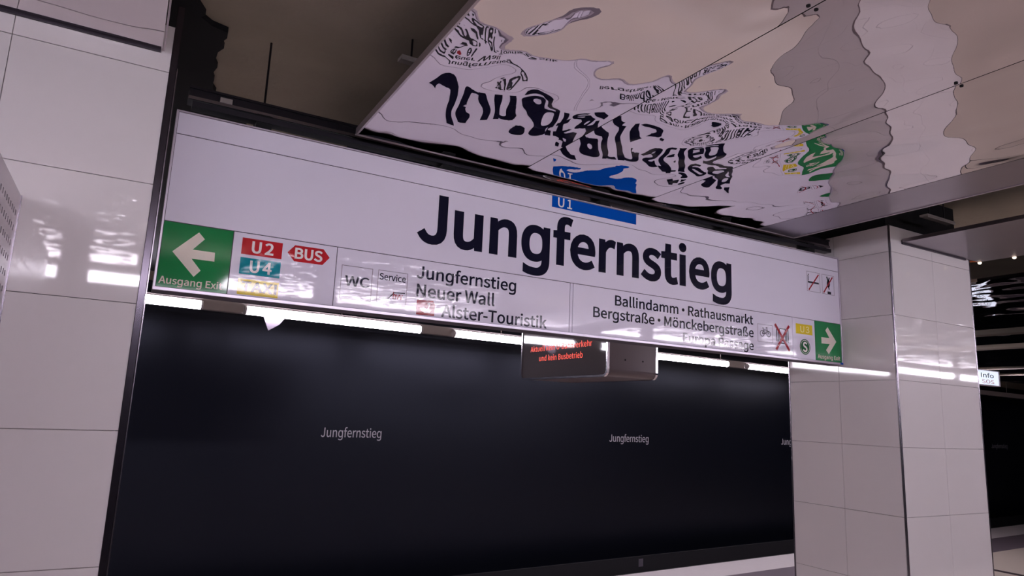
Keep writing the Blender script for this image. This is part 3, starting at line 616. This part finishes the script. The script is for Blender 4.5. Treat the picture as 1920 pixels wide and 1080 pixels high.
for k in range(12):
    bm = bmesh.new(); tube_between(bm, (-5.5 + k * 2.7, -0.10, 0.12), (-5.5 + k * 2.7, -0.10, SOFFIT - 3.0405), 0.008, 8); mesh_obj('rod', bm, M_rail, nr)
NLAB = ['far left end of its row', 'mirrored as the short bar in the left pillar', 'mirrored as the longer bar in the left pillar', 'mirrored low in the sign, left half',
        'mirrored low in the sign, right half', 'third to the right of the viewer', 'mirrored in the front of the right pillar', 'mirrored at the outer edge of the right pillar', 'second from the right end of its row', 'right end of its row']
for k, (a, b) in enumerate(NEAR):
    tube_light(a, b, NYL, -0.022, 'tube light over the near platform edge, ' + NLAB[k], 'tube lights over the near platform edge', dirn=-1)
# small grey wedge hung under the second far tube
wb = empty('grey_wedge', (1.95, 11.152, 2.97), 'small grey wedge under the long far tube light', 'bracket', rz=ANG)
bm = bmesh.new(); prism_xz(bm, [(-0.14, 0.026), (0.20, 0.026), (0.12, -0.09), (-0.04, -0.20)], 0.08, 0.095); mesh_obj('wedge', bm, M_grey, wb)

# ================================================================ DEPARTURE DISPLAY
dp = empty('departure_display', (4.90, 6.92, 2.085), 'departure display with red text hanging behind the station sign', 'display')
DX0, DX1, DY0, DY1, DZ0, DZ1 = 4.55, 5.265, 5.992, 7.857, 2.085, 2.78
def rrect(y0, y1, z0, z1, r, n=6):
    pts = []
    for cy, cz, a0 in ((y1 - r, z1 - r, 0), (y0 + r, z1 - r, 90), (y0 + r, z0 + r, 180), (y1 - r, z0 + r, 270)):
        for k in range(n + 1):
            t = math.radians(a0 + 90 * k / n); pts.append((cy + r * math.cos(t), cz + r * math.sin(t)))
    return pts
def yz_prism(pts, x0, x1, hole=None):
    bm = bmesh.new()
    A = [bm.verts.new((x0, y, z)) for y, z in pts]; B = [bm.verts.new((x1, y, z)) for y, z in pts]; n = len(pts)
    for i in range(n): bm.faces.new((A[i], B[i], B[(i + 1) % n], A[(i + 1) % n]))
    if hole:
        A2 = [bm.verts.new((x0, y, z)) for y, z in hole]; B2 = [bm.verts.new((x1, y, z)) for y, z in hole]
        for i in range(n):
            j = (i + 1) % n
            bm.faces.new((A2[i], A2[j], B2[j], B2[i])); bm.faces.new((A[i], A[j], A2[j], A2[i])); bm.faces.new((B[i], B2[i], B2[j], B[j]))
    else:
        bm.faces.new(A[::-1]); bm.faces.new(B)
    bmesh.ops.recalc_face_normals(bm, faces=bm.faces[:])
    bmesh.ops.translate(bm, vec=-Vector(dp.location), verts=bm.verts[:])
    return bm
mesh_obj('body', yz_prism(rrect(DY0 + 0.006, DY1 - 0.006, DZ0 + 0.006, DZ1 - 0.006, 0.075), DX0 + 0.03, DX1 - 0.03), M_dispbody, dp)
for a, b in ((DX0, DX0 + 0.03), (DX1 - 0.03, DX1)):
    mesh_obj('rim', yz_prism(rrect(DY0, DY1, DZ0, DZ1, 0.08), a, b, rrect(DY0 + 0.022, DY1 - 0.022, DZ0 + 0.022, DZ1 - 0.022, 0.06)), M_chrome, dp, False)
scr = mesh_obj('screen', yz_prism(rrect(DY0 + 0.022, DY1 - 0.022, DZ0 + 0.022, DZ1 - 0.022, 0.06), DX0 + 0.012, DX0 + 0.029), M_screen, dp)
mesh_obj('screen', yz_prism(rrect(DY0 + 0.022, DY1 - 0.022, DZ0 + 0.022, DZ1 - 0.022, 0.06), DX1 - 0.029, DX1 - 0.012), M_screen, dp)
def led(s, ya, yb, z, cap):
    o = text('lettering', s, ya, yb, z, cap, DX0 + 0.0105, M_led, None, bold=3, axis='Y', track=12, label='red glowing text')
    for v in o.data.vertices: v.co -= Vector(dp.location)
    o.parent = dp
led('und kein Busbetrieb', 7.416, 6.471, 2.313, 0.066)
led('Aktuell kein U-Bahnverkehr', 7.633, 6.291, 2.438, 0.066)
for (y, z) in ((5.15, 2.08), (4.92, 2.10), (5.05, 2.22)):
    pass
bm = bmesh.new(); 
for y in (6.3, 7.5):
    tube_between(bm, (4.95, y, DZ1 - 0.01), (4.95, y, SOFFIT - 0.0005), 0.022, 12)
bmesh.ops.translate(bm, vec=-Vector(dp.location), verts=bm.verts[:])
mesh_obj('suspension_poles', bm, M_rail, dp)
for x in (4.80, 5.05):
    bm = bmesh.new(); tube_between(bm, (x, DY0 + 0.004, 2.28), (x, DY0 + 0.012, 2.28), 0.010, 10)
    bmesh.ops.translate(bm, vec=-Vector(dp.location), verts=bm.verts[:]); mesh_obj('screw', bm, M_black, dp)

# ================================================================ PERFORATED CABINET
pc = empty('perforated_cabinet', (-0.85, 2.6, FL), 'tall perforated metal cabinet standing against the left pillar', 'cabinet')
PX, PY0, PY1, PZ = -0.435, 2.0, 3.232, 2.413
def pco(o):
    for v in o.data.vertices: v.co -= Vector(pc.location)
    return o
pco(box('carcass', -1.15, PX - 0.03, PY0, PY1, FL, PZ - 0.004, M_black, pc))
bm = bmesh.new()
def quad(a, b, c, d): bm.faces.new([bm.verts.new(p) for p in (a, b, c, d)])
Yh0, Yh1, Zh0, Zh1 = 2.30, 3.19, 1.35, 2.36
RY_, RZ_ = 0.045, 0.058          # slot pitch
ny = int((Yh1 - Yh0) / RY_); nz = int((Zh1 - Zh0) / RZ_)
sy, sz = 0.018, 0.022             # slot size
yy = [Yh0]; 
for i in range(ny):
    c = Yh0 + (i + 0.5) * (Yh1 - Yh0) / ny; yy += [c - sy / 2, c + sy / 2]
yy.append(Yh1)
zz = [Zh0]
for j in range(nz):
    c = Zh0 + (j + 0.5) * (Zh1 - Zh0) / nz; zz += [c - sz / 2, c + sz / 2]
zz.append(Zh1)
V = {}
def vv(x, i, j):
    k = (x, i, j)
    if k not in V: V[k] = bm.verts.new((x, yy[i], zz[j]))
    return V[k]
for i in range(len(yy) - 1):
    for j in range(len(zz) - 1):
        hole = (i % 2 == 1) and (j % 2 == 1)
        if hole:
            x2 = PX - 0.003
            a, b, c, d = (i, j), (i + 1, j), (i + 1, j + 1), (i, j + 1)
            for p, q in ((a, b), (b, c), (c, d), (d, a)):
                bm.faces.new((vv(PX, *p), vv(PX, *q), vv(x2, *q), vv(x2, *p)))
        else:
            bm.faces.new((vv(PX, i, j), vv(PX, i + 1, j), vv(PX, i + 1, j + 1), vv(PX, i, j + 1)))
for (a, b, c, d) in ((PY0, Yh0, FL, PZ), (Yh1, PY1, FL, PZ), (Yh0, Yh1, FL, Zh0), (Yh0, Yh1, Zh1, PZ)):
    quad((PX, a, c), (PX, b, c), (PX, b, d), (PX, a, d))
o = pco(mesh_obj('perforated_sheet', bm, M_perf, pc))
pco(box('edge_trim', PX - 0.02, PX + 0.004, PY1, PY1 + 0.005, FL, PZ + 0.002, M_steel, pc))
pco(box('top_sheet', -1.15, PX - 0.0005, PY0, PY1, PZ - 0.003, PZ + 0.001, M_perf, pc))

# ================================================================ FAR RIGHT: cable, help point sign
cb = empty('work_light_cable', (6.62, 3, 3.18), 'orange cable with small work lights along the ceiling edge right of the pillar', 'cable')
bm = bmesh.new()
prev = None
for k in range(25):
    y = 3.42 - k * 0.06; p = (0.012, y - 3, 0.008 + 0.006 * math.sin(k * 1.3))
    if prev: tube_between(bm, prev, p, 0.007, 8)
    prev = p
mesh_obj('cord', bm, M_orange, cb)
for y in (3.23, 2.95, 2.6):
    bm = bmesh.new(); bmesh.ops.create_uvsphere(bm, u_segments=12, v_segments=8, radius=0.016)
    bmesh.ops.translate(bm, vec=(0.012, y - 3, -0.012), verts=bm.verts[:]); mesh_obj('bulb', bm, M_bulb, cb, True)
    bm = bmesh.new(); tube_between(bm, (0.012, y - 3, 0.0), (0.012, y - 3, 0.016), 0.011, 10); mesh_obj('socket', bm, M_black, cb)

inf = empty('help_point_sign', (11.5, 5.6, 2.366), 'small lit white help point sign right of the right pillar', 'sign')
bm = bmesh.new(); bx(bm, -0.62, 0.31, 0.0, 0.10, 0.0, 0.235, 0.004); mesh_obj('case', bm, M_alu, inf)
bm = bmesh.new(); bx(bm, -0.60, 0.26, -0.004, 0.0, 0.012, 0.222); mesh_obj('lit_face', bm, M_infolit, inf)
text('lettering', 'Info', -0.24, 0.12, 0.118, 0.066, -0.0055, M_ink, inf, bold=3)
text('lettering', 'SOS', -0.22, 0.12, 0.030, 0.056, -0.0055, M_red, inf, bold=0, split=True)
for x in (-0.52,):
    bm = bmesh.new(); tube_between(bm, (x, 0.05, 0.233), (x, 0.05, SOFFIT - 0.0005 - 2.366), 0.012, 10); mesh_obj('suspension_rod', bm, M_rail, inf)
